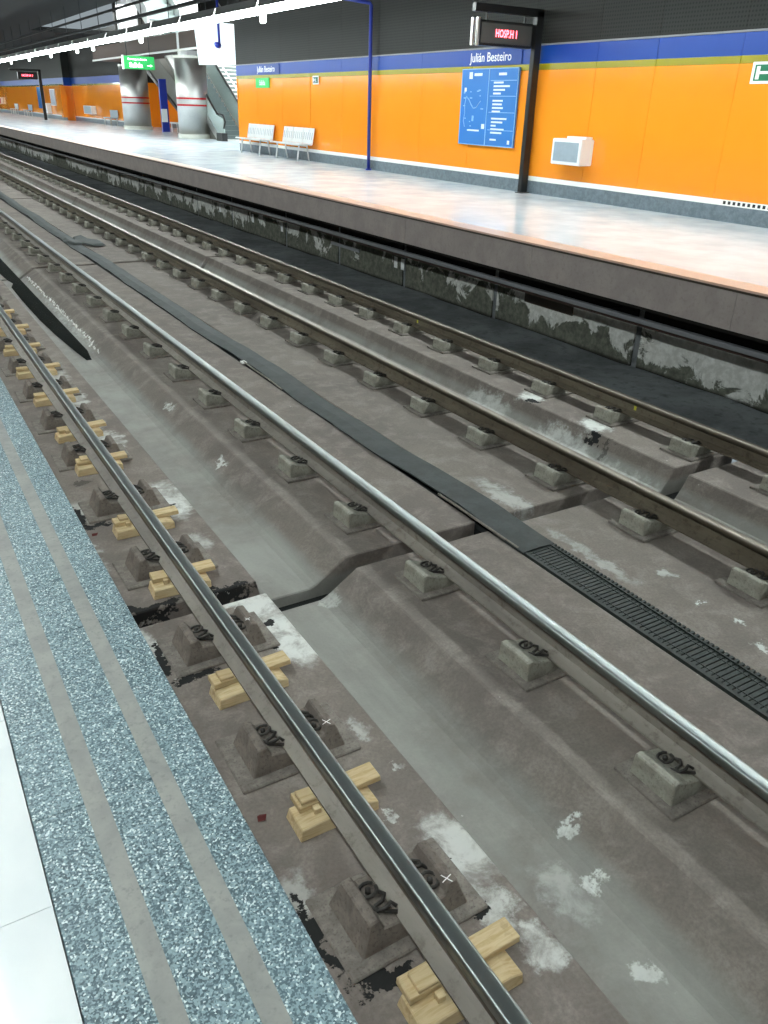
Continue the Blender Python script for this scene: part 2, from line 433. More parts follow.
for i in range(ny):
    for j in range(4):
        a = i*5+j; dm.f.append((a, a+1, a+6, a+5))
dm.build('dirt_layer', 'dirt', ds, smooth=True)

# standing water in the near channel
pw = MB()
zw = F-.163
outl, outr = [], []
for y, xl, xr in ((9.9, 1.84, 1.90), (10.4, 1.80, 1.955), (11.2, 1.75, 1.985), (12.2, 1.71, 1.99), (13.6, 1.70, 1.985), (14.7, 1.71, 1.975), (15.0, 1.78, 1.95), (15.35, 1.74, 1.95), (16.6, 1.69, 1.98), (19.5, 1.66, 1.99), (24, 1.66, 2.0), (30, 1.66, 2.0)):
    outl.append((xl*1.0185, y*1.0185, zw)); outr.append((xr*1.0185, y*1.0185, zw))
b = len(outl); pw.v = outl + outr
pw.f = [(i, i+b, i+b+1, i+1) for i in range(b-1)]
o = pw.build('standing_water', 'water'); tag(o, 'dark pool of standing water in the drainage channel at left', 'puddle')
# lime crust along the water's edge
lc = MB(); random.seed(3)
for i in range(120):
    y = 10.1 + 5.3*i/120 + random.uniform(-.03, .03); x = 2.07 + random.uniform(-.02, .03) - (.05 if y < 10.6 else 0); r = random.uniform(.006, .017)
    zb = F - .45*.17 - .012
    lc.v += [(x-r, y, zb), (x, y-r*1.5, zb-.01), (x+r, y, zb+.012), (x, y+r*1.5, zb), (x, y, zb+r*.8)]
    k = len(lc.v)-5; lc.f += [(k, k+1, k+4), (k+1, k+2, k+4), (k+2, k+3, k+4), (k+3, k, k+4)]
o = lc.build('lime_crust', 'paint_white'); tag(o, 'whitish lime crust along the edge of the pool of water', 'lime crust', kind='stuff')

# ================================================================== rails
def rail_profile():
    pr = [(-.070, -.159), (.070, -.159), (.070, -.148), (.030, -.135), (.010, -.125), (.008, -.060), (.014, -.050), (.034, -.042)]
    mirror = [(-x, z) for x, z in reversed(pr[2:])]
    return pr + mirror
def head_profile():
    pts = [(-.036, -.043), (.036, -.043), (.036, -.014)]
    for k in range(1, 6):
        t = math.pi/2*k/5; pts.append((.036-.013+.013*math.cos(t), -.013+.013*math.sin(t)-.0008))
    pts += [(.010, 0), (-.010, 0)]
    for k in range(0, 5):
        t = math.pi/2*k/5; pts.append((-.036+.013-.013*math.sin(t), -.013+.013*math.cos(t)-.0008))
    pts.append((-.036, -.014)); return pts
rails = []
RY = [Y0+1.5*i for i in range(79)]
for x, lab, fm, tm in ((R1, 'shiny rail nearest the grey granite platform edge', 'rail', 'tread'),
                       (R2, 'shiny rail on the far side of the near track', 'rail', 'tread'),
                       (R3, 'brownish rail of the far track beside the rubber cable cover', 'rail_brown', 'tread_old'),
                       (R4, 'brownish rail closest to the orange walled platform', 'rail_brown', 'tread_old')):
    t = thing('running_rail', lab, 'rail', (x, 0, 0))
    MB().sweep(rail_profile(), RY).build('rail_web_and_foot', fm, t)
    h = MB().sweep(head_profile(), RY).mesh('rail_head', tm)
    for p in h.polygons: p.use_smooth = abs(p.normal.y) < .5
    link('rail_head', h, t)
    rails.append(t)
for y in (5.03, 8.9):
    m = MB().box(-.0105, -.0085, y, y+.03, -.105, -.065); o = m.build('yellow_paint_mark', 'yellow', rails[3]); o['label'] = 'small yellow paint mark'

# ================================================================== support blocks
def clip_mesh():
    m = MB()
    # flat ring over the anchor bolt, then a coil gripping the rail foot
    m.tube([(-.112+.033*math.cos(math.radians(30*k)), -.040+.033*math.sin(math.radians(30*k)), .016+.007*math.sin(math.radians(30*k+40))) for k in range(12)], .0075, 6)
    m.tube([(-.112, -.040, .0), (-.112, -.040, .022)], .012, 6)
    m.tube([(-.085, -.018, .018), (-.070, .008, .024), (-.092, .030, .026), (-.120, .030, .014), (-.124, .052, .012), (-.098, .062, .026), (-.068, .050, .026), (-.055, .070, .016)], .0080, 6)
    m.tube([(-.140, .012, .004), (-.118, .050, .008), (-.062, .088, .010)], .008, 6)
    return m
clipL = clip_mesh(); clipL.v = [(x, -y, z*.8) for x, y, z in clipL.v]; clip_l = clipL.mesh('spring_clip', 'clip', smooth=True)
cr = MB(); cr.v = [(-x, -y, z) for x, y, z in clipL.v]; cr.f = clipL.f; clip_r = cr.mesh('spring_clip', 'clip', smooth=True)
def block_proto(kind):
    """body and pad meshes in local space: origin on the slab under the rail centre"""
    hb = -F
    if kind == 'a':    # shoulder with a sloping outer flank (nearest rail)
        prof = [(-.235, .0), (-.190, .138), (-.150, .142), (-.132, .096), (-.06, .088), (.06, .088), (.132, .096), (.150, .142), (.190, .138), (.235, .0)]
        b = MB().prism(prof, -.135, .135, taper=.03).mesh('block_body', 'block_dirty', bevel=.006, seg=1)
        pd = MB().box(-.30, .29, -.185, .19, -.004, .014).mesh('mortar_pad', 'pad', bevel=.006, seg=1)
    else:
        prof = [(-.232, .0), (-.228, .128), (-.200, .134), (-.135, .104), (-.06, .088), (.06, .088), (.128, .090), (.145, .080), (.150, .0)]
        b = MB().prism(prof, -.125, .125, taper=.012).mesh('block_body', 'block' if kind == 'b' else 'block', bevel=.006, seg=1)
        pd = MB().box(-.275, .20, -.175, .18, -.004, .018).mesh('mortar_pad', 'pad', bevel=.005, seg=1)
    return b, pd
protos = {k: block_proto(k) for k in 'ab'}
def rail_blocks(x, ys, kind, railname, n_label, group):
    first = None
    for i, y in enumerate(ys):
        lab = ('%s concrete support block from the near end under %s' % (ORD[i], railname)) if i < n_label else 'small distant concrete support block in the row under ' + railname
        if first is None:
            t = thing('rail_support_block', lab, 'support block', (x, y, F), group)
            link('mortar_pad', protos[kind][1], t); link('block_body', protos[kind][0], t)
            link('spring_clip', clip_l, t).location = (0, 0, .099); link('spring_clip', clip_r, t).location = (0, 0, .099)
            first = t
        else:
            t = copy_thing(first); t.location = (x, y, F); t['label'] = lab
        random.seed(int(x*100)+i)
        t.rotation_euler.z = random.uniform(-.02, .02)
    return first
NB = 58
b1 = [.69, 1.685, 2.66, 3.58, 4.55, 5.55, 6.57, 7.50, 8.46, 9.42] + [10.38+.967*i for i in range(NB-9)]; b2 = [1.61+.975*i for i in range(-1, NB)]
b3 = [2.49+.952*i for i in range(-1, NB)]; b4 = [4.29+.952*i for i in range(-3, NB)]
rail_blocks(R1, b1, 'a', 'the rail nearest the granite edge', 14, 'support blocks under the nearest rail')
rail_blocks(R2, b2, 'b', 'the second shiny rail', 18, 'support blocks under the second rail')
rail_blocks(R3, b3, 'b', 'the third rail', 18, 'support blocks under the third rail')
rail_blocks(R4, b4, 'b', 'the fourth rail by the far platform', 18, 'support blocks under the fourth rail')
# white chalk crosses on the right shoulders of the nearest rail's blocks
for y, sz in ((1.60, .05), (2.576, .05), (3.532, .035)):
    m = MB()
    for a in (.3, -1.1):
        dx, dy = math.cos(a)*sz/2, math.sin(a)*sz/2; nx, ny2 = -math.sin(a)*.0022, math.cos(a)*.0022
        z0, z1 = -.1095, -.1080
        for zz in (z1,): m.poly([(-dx-nx, -dy-ny2, zz), (dx-nx, dy-ny2, zz), (dx+nx, dy+ny2, zz), (-dx+nx, -dy+ny2, zz)])
    o = m.build('chalk_cross', 'paint_white'); o.location = (R1+.155, y, .0012)
    tag(o, {1.60: 'white chalk cross on the block right of the nearest rail, lowest in frame', 2.576: 'white chalk cross on the block right of the nearest rail, middle one', 3.532: 'faint white chalk cross on the block right of the nearest rail, farthest one'}[y], 'chalk mark', 'chalk crosses')

# ================================================================== wooden chocks under the nearest rail
chock_y = [1.31, 2.22, 3.15, 4.27, 5.13, 6.32, 7.12, 8.18, 9.17, 10.14, 11.1, 12.05]
def chock(i, y):
    random.seed(40+i); r = random.uniform
    near = i < 4
    lab = ['pale wooden chock under nearest rail, lowest in the frame', 'yellowish wooden chock under nearest rail, second from the bottom', 'wooden chock with overhanging plank under nearest rail, third from the bottom',
           'bright wooden chock beside the dark slab joint, fourth from the bottom'][i] if near else '%s wooden chock from the bottom of the frame under nearest rail' % ORD[i]
    t = thing('wooden_chock', lab, 'wooden block', (R1, y, F), 'wooden chocks under the nearest rail', r(-.06, .06))
    xl, xr = -.19+r(-.01, .012) - (.025 if i == 0 else 0), .205+r(-.03, .03) + (.05 if i == 0 else 0)
    # lower block: two levels, tapering outwards
    prof = [(xl, 0), (xl+.012, .055), (-.115, .060), (.10, .060), (xr-.06, .060), (xr-.01, .045), (xr-.01, 0)]
    MB().prism(prof, -.10, .055, taper=.008).build('lower_block', 'wood', t, bevel=.004, seg=1)
    rt = r(-.015, .02)
    up_ = MB().prism([(xl+.02+rt, .0605), (xl+.022+rt, .0895), (-.072, .0885), (.075, .0885), (xr+.045, .092), (xr+.048, .0605)], -.012+r(-.01, .01), .085+r(-.01, .01))
    up_.build('upper_plank', 'wood', t, bevel=.003, seg=1)
    if i in (0, 1, 3, 4, 6):
        MB().box(-.105, -.075, -.045, -.014, .0605, .088).build('small_wedge', 'wood', t, bevel=.002, seg=1)
    if i == 2:
        for c_ in t.children:
            if c_.name.startswith('upper'): c_.location.z = .0
    if i in (0, 1, 2, 4, 5):
        MB().prism([(xl+.05, .0895), (xl+.052, .108), (-.075, .104), (-.075, .0895)], .0, .075).build('top_plank', 'wood', t, bevel=.003, seg=1)
    return t
for i, y in enumerate(chock_y): chock(i, y)

# ================================================================== cable cover between the tracks
# near: ribbed grating
g = thing('trench_grating', 'dark ribbed grating over the trench between the two tracks', 'grating', (3.468, 0, F))
MB().box(-.135, -.110, -1.2, 3.90, -.03, .010).build('side_rail', 'grate', g)
MB().box(.095, .105, -1.2, 3.90, -.03, .016).build('side_rail', 'grate', g)
MB().box(-.110, .095, -1.2, 3.90, -.045, -.030).build('base_sheet', 'grate_dark', g)
m = MB(); y = -1.2
while y < 3.88:
    m.box(-.112, .10, y, y+.026, -.022, .006); m.box(.108, .138, y, y+.018, -.03, .014); y += .034
m.build('cross_bars', 'grate', g)['kind'] = 'stuff'
for k in (0, 3): MB().box(-.075+.045*k, -.070+.045*k, -1.2, 3.90, -.02, .009).build('long_bar', 'grate', g)
# farther: lengths of rubber matting, slightly wavy and lapped
def mat_strip(y0, y1, offs, label, wd=.13, lift=0.):
    m = MB(); n = max(6, int((y1-y0)*5))
    for i in range(n+1):
        t = i/n; y = y0+(y1-y0)*t
        xc = 3.468 + offs*math.sin(t*math.pi*2) + .012*math.sin(y*1.7)
        ed = .010*math.sin(y*3.1)+.006*math.sin(y*7.7)
        zl = F+.008 + lift*max(0, math.sin(t*math.pi))
        cs = [(xc-wd+ed, zl+.006), (xc-wd+ed, zl-.006), (xc+wd+ed*.6, F+.004), (xc+wd+ed*.6, F+.014), (xc, F+.022)]
        for x, z in cs: m.v.append((x, y, z))
    for i in range(n):
        for j in range(5):
            a = i*5+j; b_ = i*5+(j+1) % 5; m.f.append((a, b_, b_+5, a+5))
    m.f.append((0, 1, 2, 3, 4)); e = n*5; m.f.append((e+4, e+3, e+2, e+1, e))
    return tag(m.build('rubber_mat_strip', 'rubber'), label, 'rubber mat', 'rubber mats over the cable trench')
mats = [(3.55, 6.35, .012, 'lifting black rubber mat over the trench at the slab joint'), (6.30, 8.6, -.02, 'second length of black rubber mat from the grating, with a stick beside it'),
        (8.52, 11.3, .02, 'third length of black rubber mat from the grating'), (11.25, 15.2, -.015, 'fourth length of black rubber mat from the grating'),
        (15.15, 18.3, .015, 'fifth length of black rubber mat, ending at the dark rag'), (18.25, 25, -.02, 'length of black rubber mat just past the dark rag'),
        (25, 45, .03, 'long distant length of black rubber mat between the tracks'), (45, 110, .03, 'farthest length of black rubber mat between the tracks')]
for i, (a, b, c, l) in enumerate(mats): mat_strip(a, b, c, l, .132 if i else .14, .012 if i == 0 else 0)
# pale kick strips and odd pieces
def stick(pts, r, name, mat, lab, cat):
    o = MB().tube(pts, r, 6).build(name, mat); return tag(o, lab, cat)
stick([(3.33, 7.52, F+.008), (3.345, 7.9, F+.010), (3.34, 8.35, F+.012), (3.33, 8.58, F+.03)], .008, 'thin_batten', 'block', 'thin bent pale batten lying beside the rubber mat', 'batten')
o = MB().box(3.30, 3.36, 8.55, 8.63, F+.008, F+.032).build('paper_scrap', 'paint_white', bevel=.004, seg=1); tag(o, 'small white scrap at the far end of the pale batten', 'scrap')
stick([(3.335, 3.62, F+.012), (3.325, 4.0, F+.022), (3.33, 4.4, F+.022), (3.34, 4.6, F+.010)], .010, 'edge_lath', 'pad', 'narrow grey lath along the lifted mat edge by the joint', 'lath')
m = MB()
ring = [(3.28, 18.35), (3.40, 17.9), (3.60, 18.0), (3.72, 17.55), (3.98, 17.6), (4.02, 18.3), (3.85, 18.6), (3.80, 19.1), (3.62, 19.0), (3.52, 18.5), (3.36, 18.75)]
nb = len(ring)
m.v = [(x, y, F+.027) for x, y in ring] + [(3.65+(x-3.65)*.85, 18.25+(y-18.25)*.85, F+.055+.01*math.sin(i*2)) for i, (x, y) in enumerate(ring)]
m.f = [(i, (i+1) % nb, nb+(i+1) % nb, nb+i) for i in range(nb)] + [tuple(range(nb, 2*nb))]
tag(m.build('dark_rag', 'rubber'), 'dark rag of matting lying crosswise over the trench cover', 'rag')
m = MB(); m.v = [(0, 0, 0), (.03, -.01, .004), (.045, .012, .012), (.02, .03, .003), (.005, .02, .010), (.02, .01, .014)]
m.f = [(0, 1, 5), (1, 2, 5), (2, 3, 5), (3, 4, 5), (4, 0, 5)]
for (x, y, lab) in ((.85, 2.31, 'small reddish scrap on the slab beside the second wooden chock'), (.83, 5.17, 'small dark scrap on the slab beside the fifth wooden chock')):
    o = m.build('scrap', 'leaf'); o.location = (x, y, F+.003); tag(o, lab, 'scrap')

# ================================================================== near platform
pn = struct('platform_near', 'near platform with speckled granite edge and white floor tiles', 'platform')
gy = [-4.0, -2.4, -.95, .45, 1.43, 2.12, 3.3, 4.5, 5.7, 6.9, 8.1, 9.3, 10.5, 11.7, 12.9, 14.1]
st = [(.126, .172), (.277, .322)]      # grey anti slip strips
for a, b in zip(gy[:-1], gy[1:]):
    MB().box(.018, XN, a+.0008, b-.0008, P-.05, P).build('granite_slab', 'granite', pn, bevel=.002, seg=1)
for a, b in st:
    MB().box(a, b, -4, 14.1, P-.002, P+.0015).build('anti_slip_strip', 'stripe', pn)['label'] = 'smooth grey anti-slip strip'
MB().box(.018, XN, 14.1, Y1, P-.05, P).build('granite_edge', 'granite', pn)
ty = -3.0
row = 0
while ty < 9:
    for c_ in range(5):
        x1 = .016 - c_*.60
        MB().box(x1-.5985, x1-.0005, ty+.0008, ty+.5992, P-.03, P).build('floor_tile', 'tile', pn)
    ty += .60; row += 1
MB().box(-6, .016, 9.0, Y1, P-.04, P-.0005).build('tiled_floor', 'tile', pn)
MB().box(-6, -2.985, -5, 9.0, P-.04, P-.0005).build('tiled_floor', 'tile', pn)
MB().box(-6, XN, Y0-3, Y1, P-.30, P-.051).build('platform_deck', 'fascia', pn)
MB().box(-6, .20, Y0-3, Y1, -.62, P-.30).build('platform_wall', 'fascia', pn)
struct('wall_near').hide_render = False
wn = MB().box(-6.3, -6.0, Y0-3, Y1, -.6, 5.8).build('wall_left', 'perf'); tag(wn, 'dark wall behind the near platform', 'wall', kind='structure')

# ================================================================== far platform
pf = struct('platform_far', 'far platform with polished pale floor and grey fascia', 'platform')
MB().box(XF+.31, 15.2, Y0-3, Y1, P-.06, P).build('polished_floor', 'floor_far', pf)
fj = [-5.2, -2.2, .85, 1.9+2.85-.0, 7.65, 10.5, 13.4, 16.3, 19.2, 22.1, 25, 27.9, 30.8, 33.7, 36.6, 39.5, 42.4, 45.3, 48.2, 54, 60, 66, 72, 78, 84, 90, 96, 104, 112]
fj = sorted(fj)
for a, b in zip(fj[:-1], fj[1:]):
    MB().box(XF+.012, XF+.05, a+.003, b-.003, .659, P-.045).build('fascia_panel', 'fascia', pf)
    MB().box(XF, XF+.309, a+.002, b-.002, P-.022, P).build('edge_slab', 'edge_pink', pf)
MB().box(XF+.004, XF+.05, Y0, Y1, P-.0445, P-.0225).build('edge_profile', 'edge_dark', pf)
MB().box(XF+.05, 15.2, Y0-3, Y1, .62, P-.061).build('platform_deck', 'dark_fill', pf)
# undercroft wall with posts
uw = tag(MB().box(7.52, 7.9, Y0-3, Y1, -.6, .62).build('wall_undercroft', 'dark_fill'), 'wall set back below the far platform', 'wall', kind='structure')
posts = [-2.0, .9, 3.75, 6.49, 9.22, 11.68, 14.0, 16.4, 19.5, 22, 24.3] + [27+2.7*i for i in range(31)]
for a, b in zip(posts[:-1], posts[1:]):
    MB().box(7.47, 7.519, a+.05, b-.05, -.30, .30).build('plaster_bay', 'wall_under', uw)
    MB().box(7.47, 7.519, a+.05, b-.05, .303, .615).build('painted_shade_bay', 'dark_fill', uw)  # upper wall coloured near-black for the shadow of the platform lip
for y in posts[:-1]:
    MB().box(7.49, 7.519, y-.045, y+.045, -.30, .60).build('wall_post', 'dirt', uw)
for y in (11.72, 11.94, 16.59, 18.19, 20.3): 
    o = MB().box(7.462, 7.469, y-.05, y+.05, .02, .20).build('white_tag', 'white', uw)
MB().box(7.455, 7.469, 7.6, 8.55, .12, .30).build('vent_panel', 'edge_dark', uw)
MB().box(7.455, 7.469, 13.2, 14.3, .08, .14).build('pipe_stub', 'tray', uw)
ct = thing('cable_tray', 'long grey cable tray hanging under the far platform lip', 'cable tray', (6.98, 0, .415))
MB().box(-.035, .035, Y0, Y1, 0, .052).build('tray', 'tray', ct, bevel=.006, seg=2)
MB().tube([(.05, Y0, -.028), (.05, Y1, -.028)], .024, 8).build('brown_shade_strip', 'tray_shade_brown', ct)  # brown tube standing in for the dark shading below the tray
for y in posts: 
    if y < 60: MB().box(-.03, .48, y+.3, y+.33, -.012, .0).build('bracket', 'dark_fill', ct)

# ================================================================== far wall
YE = 27.6      # where the orange wall of the platform stops
wr = struct('wall_right', 'glossy orange panelled wall behind the far platform', 'wall')
MB().box(XW+.03, XW+.35, Y0-3, YE, P-.1, 6.2).build('wall_core', 'dark_fill', wr)
seams = [-7.9, -6.05, -4.2, -2.35, -.5, 1.35, 3.2, 5.05, 6.9, 8.55, 10.1, 11.4, 13.05, 14.9, 16.75, 18.6, 20.45, 22.3, 24.15, 26, YE]
def xplate(y0, y1, z0, z1, x, th, tilt, rx=0.):
    """plate facing -X; tilt leans its top towards the wall by tilt (m)"""
    m = MB()
    m.v = [(x, y0, z0), (x+tilt, y0, z1), (x+tilt+rx, y1, z1), (x+rx, y1, z0), (x+th, y0, z0), (x+th+tilt, y0, z1), (x+th+tilt, y1, z1), (x+th, y1, z0)]
    m.f = [(0, 1, 2, 3), (4, 7, 6, 5), (0, 4, 5, 1), (3, 2, 6, 7), (1, 5, 6, 2), (0, 3, 7, 4)]
    return m
random.seed(11)
ZB, ZO, ZC, ZT = P+.307, 3.145, 3.245, 3.53
for i, (a, b) in enumerate(zip(seams[:-1], seams[1:])):
    tl = .019+random.uniform(-.003, .004) if a > 12.5 else random.uniform(-.002, .002)
    xplate(a+.004, b-.004, ZB, ZO, XW-.015, .03, tl, random.uniform(-.006, .006)).build('orange_panel', 'orange', wr)
    xplate(a+.004, b-.004, ZO+.002, ZC, XW-.014, .03, 0).build('olive_strip', 'olive', wr)
    xplate(a+.004, b-.004, ZC+.002, ZT, XW-.016, .03, .002, random.uniform(-.003, .003)).build('blue_panel', 'blue', wr)
    xplate(a+.002, b-.002, P, P+.225, XW-.03, .05, 0).build('plinth_slab', 'plinth', wr)
    xplate(a+.002, b-.002, ZT+.03, 5.7, XW-.02, .04, 0).build('dark_perforated_panel', 'perf', wr)
MB().box(XW-.033, XW+.02, Y0, YE, P+.226, P+.306).build('white_trim', 'white_gloss', wr)
MB().box(XW-.034, XW+.02, Y0, YE, ZT+.002, ZT+.028).build('top_profile', 'tray', wr)
# wall return at the hall opening
MB().box(XW-.015, XW+.36, YE, YE+.02, P+.2, 3.245).build('orange_end_panel', 'orange', wr)
MB().box(XW-.015, XW+.36, YE, YE+.02, 3.246, ZT).build('blue_end_panel', 'blue', wr)
MB().box(XW-.03, XW+.36, YE, YE+.03, P, P+.2).build('white_end_plinth', 'white_gloss', wr)
# ventilation slots in the white trim
m = MB()
for k in range(26): m.box(XW-.036, XW-.0325, 8.30-k*.085, 8.345-k*.085, P+.245, P+.29)
m.build('trim_slots', 'black', wr)['kind'] = 'stuff'

# far hall: walls beyond the opening
wh = struct('wall_hall', 'orange wall at the back of the escalator hall', 'wall')
def wallseg(x, y0, y1, par, tilt=.0):
    MB().box(x, x+.3, y0, y1, P+.30, 3.25).build('orange_panel', 'orange', par)
    MB().box(x-.005, x+.3, y0, y1, 3.252, 3.35).build('olive_strip', 'olive', par)
    MB().box(x-.008, x+.3, y0, y1, 3.352, 3.75).build('blue_panel', 'blue', par)
    MB().box(x-.01, x+.3, y0, y1, P, P+.24).build('plinth_slab', 'plinth', par)
    MB().box(x-.012, x+.3, y0, y1, P+.241, P+.299).build('white_trim', 'white_gloss', par)
    MB().box(x, x+.3, y0, y1, 3.752, 6.2).build('dark_perforated_panel', 'perf', par)
wallseg(13.9, 53, 65.9, wh)
wallseg(16.6, 36, 53, wh)
MB().box(13.9, 16.6, 52.7, 53, P, 3.4).build('hall_end_wall', 'orange', wh)
MB().box(13.9, 18.3, 52.7, 53, 3.401, 9).build('hall_end_upper_wall', 'perf', wh)
wallseg(13.35, 66, 76, wh); 
wallseg(13.35, 76.02, Y1, wh)
MB().box(13.35, 14.2, 65.9, 66, P, 3.25).build('return_wall', 'orange', wh)
MB().box(13.35, 14.2, 65.9, 66, 3.251, 3.75).build('return_band', 'blue', wh)
MB().box(13.35, 14.2, 65.9, 66, 3.751, 6.2).build('return_upper_wall', 'perf', wh)
MB().box(13.0, 13.34, 65.5, 66.1, P+.2, 3.25).build('corner_pier', 'orange', wh)
MB().box(11.35, 18, 27.6, 27.9, P, 9).build('hall_front_wall', 'white', wh)
MB().box(18.0, 18.3, 27.6, 53, P, 9).build('hall_side_wall', 'perf', wh)
MB().box(15.2, 18.2, Y0, Y1, P-.06, P-.001).build('hall_floor', 'floor_far', pf)

# ceiling
ce = struct('ceiling', 'dark ceiling of the station', 'ceiling')
MB().box(-6.3, 9.4, Y0-3, Y1, 5.7, 5.9).build('ceiling_slab', 'ceiling', ce)
MB().box(9.4, 11.4, Y0-3, YE, 5.7, 5.9).build('ceiling_slab', 'ceiling', ce)
MB().box(9.4, 14, 53, Y1, 5.7, 5.9).build('ceiling_slab', 'ceiling', ce)
MB().box(9.4, 9.7, YE, 53, 5.9, 9.0).build('void_edge_beam', 'ceiling', ce)
MB().box(9.4, 18.2, 27.6, 53, 9.0, 9.2).build('hall_ceiling', 'ceiling', ce)
tag(MB().box(-6.3, 18.3, Y1, Y1+.3, -.7, 6).build('wall_back', 'ceiling'), 'dark end of the station', 'wall', kind='structure')
tag(MB().box(-6.3, 12, Y0-3.3, Y0-3, -.7, 6).build('wall_front', 'ceiling'), 'dark end wall behind the viewer', 'wall', kind='structure')
for z, x, r, lab in ((4.68, 8.0, .05, 'dark conduit running just above the row of luminaires'), (5.05, 8.05, .04, 'upper dark conduit close to the ceiling above the luminaires')):
    tag(MB().tube([(x, Y0, z), (x, Y1, z)], r, 8).build('ceiling_conduit', 'conduit'), lab, 'conduit')

# ================================================================== luminaire rows
LX, LZ = 8.2, 4.22
def luminaire(length):
    hs = MB().prism([(-.16, .10), (-.10, .27), (.10, .27), (.16, .10), (.145, .10), (.09, .22), (-.09, .22), (-.145, .10)], -length/2, length/2).mesh('housing', 'housing')
    df = MB().prism([(-.135, .10), (-.10, .0), (.10, .0), (.135, .10), (.08, .20), (-.08, .20)], -length/2+.02, length/2-.02).mesh('diffuser', 'lamp')
    hg = MB().box(-.01, .01, -.01, .01, .27, 1.61).mesh('hanger', 'conduit')
    return hs, df, hg
ml = luminaire(2.55)
proto = None
ys = [-3.4 + 2.62*i for i in range(44)]
for i, y in enumerate(ys):
    lab = 'luminaire in the lit row over the far platform, ' + (('%s counted from the camera end' % ORD[i-8]) if 8 <= i < 28 else ('outside the frame at the near end' if i < 8 else 'one of the tiny farthest ones'))
    if proto is None:
        t = proto = thing('ceiling_luminaire', lab, 'luminaire', (LX, y, LZ), 'luminaires over the far platform')
        link('housing', ml[0], t); link('diffuser', ml[1], t); link('hanger', ml[2], t)
    else:
        t = copy_thing(proto); t.location = (LX, y, LZ); t['label'] = lab
near_df = ml[1].copy(); near_df.materials.clear(); near_df.materials.append(M['lamp_near'])
# near platform row (above and behind the viewer)
proto = None
for i in range(44):
    y = -3.4 + 2.62*i
    lab = 'luminaire of the row above the near platform, out of the frame'
    if proto is None:
        t = proto = thing('ceiling_luminaire', lab, 'luminaire', (-.48, y, LZ), 'luminaires over the near platform')
        link('housing', ml[0], t); link('diffuser', near_df, t); link('hanger', ml[2], t)
    else:
        t = copy_thing(proto); t.location = (-.48, y, LZ)
# small white boxes hanging below the row, with an added glow
for i, y in enumerate((18.9, 22.8, 28.3, 34.5, 37.1, 42.3, 47.7, 53.2)):
    t = thing('hanging_box', 'small white box hanging under the lit row, %s from the right' % ORD[i], 'lamp', (LX, y, LZ), 'hanging boxes under the row')  # white boxes with an added glow, not lamps
    MB().box(-.045, .045, -.10, .10, -.19, -.002).build('glow_box', 'white_sign', t, bevel=.02)
    MB().box(-.02, .02, -.02, .02, -.003, .001).build('mount', 'housing', t)

# ================================================================== things on the far platform
# seats
def bench(loc, lab):
    t = thing('metal_bench', lab, 'bench', loc, 'white metal benches against the orange wall')
    L = 2.0
    for k in range(3):
        y0 = -L/2 + k*L/3+.015; y1 = y0 + L/3-.03
        seat = MB().prism([(-.50, .430), (-.47, .455), (-.10, .425), (-.07, .445), (-.07, .43), (-.10, .408), (-.47, .437), (-.50, .415)], y0, y1); seat.build('seat', 'alu', t, smooth=False)
        back = MB().prism([(-.085, .45), (-.01, .84), (.005, .84), (-.068, .45)], y0, y1).build('backrest', 'alu', t)
        # holes of the perforated back
        hm = MB()
        for a in range(5):
            yy = y0 + .06 + a*(y1-y0-.12)/4
            hm.box(-.072, -.028, yy-.014, yy+.014, .53, .74)
        hm = MB()
        for a in range(5):
            yy = y0 + .07 + a*(y1-y0-.14)/4
            q0, q1 = (-.085+.075*(.10/.39)-.003, .55), (-.085+.075*(.28/.39)-.003, .73)
            hm.poly([(q0[0], yy-.017, q0[1]), (q0[0], yy+.017, q0[1]), (q1[0], yy+.017, q1[1]), (q1[0], yy-.017, q1[1])])
        hm.build('back_slots', 'alu_dark', t)['kind'] = 'stuff'
    for y in (-L/2+.28, L/2-.28):
        MB().tube([(-.42, y, 0), (-.36, y, .42)], .022, 8).build('leg', 'alu', t, smooth=True)
        MB().tube([(-.06, y, 0), (-.12, y, .42)], .022, 8).build('leg', 'alu', t, smooth=True)
        MB().tube([(-.40, y, .41), (-.06, y, .42), (-.02, y, .80)], .018, 8).build('back_support', 'alu', t, smooth=True)
    MB().tube([(-.25, -L/2, .405), (-.25, L/2, .405)], .025, 8).build('beam', 'alu', t, smooth=True)
    return t
bench((10.93, 22.9, P), 'white metal bench on the right, nearer the blue pole')
bench((10.93, 25.6, P), 'white metal bench on the left, beside the end of the orange wall')

# blue pipe pole
t = thing('blue_pole', 'slender blue pole against the orange wall with arm at its top', 'pole', (10.86, 18.8, P))
MB().tube([(0, 0, .04), (0, 0, 3.50), (-.04, 0, 3.545), (-.95, 0, 3.60)], .042, 12).build('pole_and_arm', 'blue_pipe', t, smooth=True)
MB().cyl(0, 0, 0, .04, .075, 20).build('foot_flange', 'blue_pipe', t)
MB().box(-1.02, -.90, -.04, .04, 3.56, 3.64).build('camera_head', 'white', t, bevel=.01)

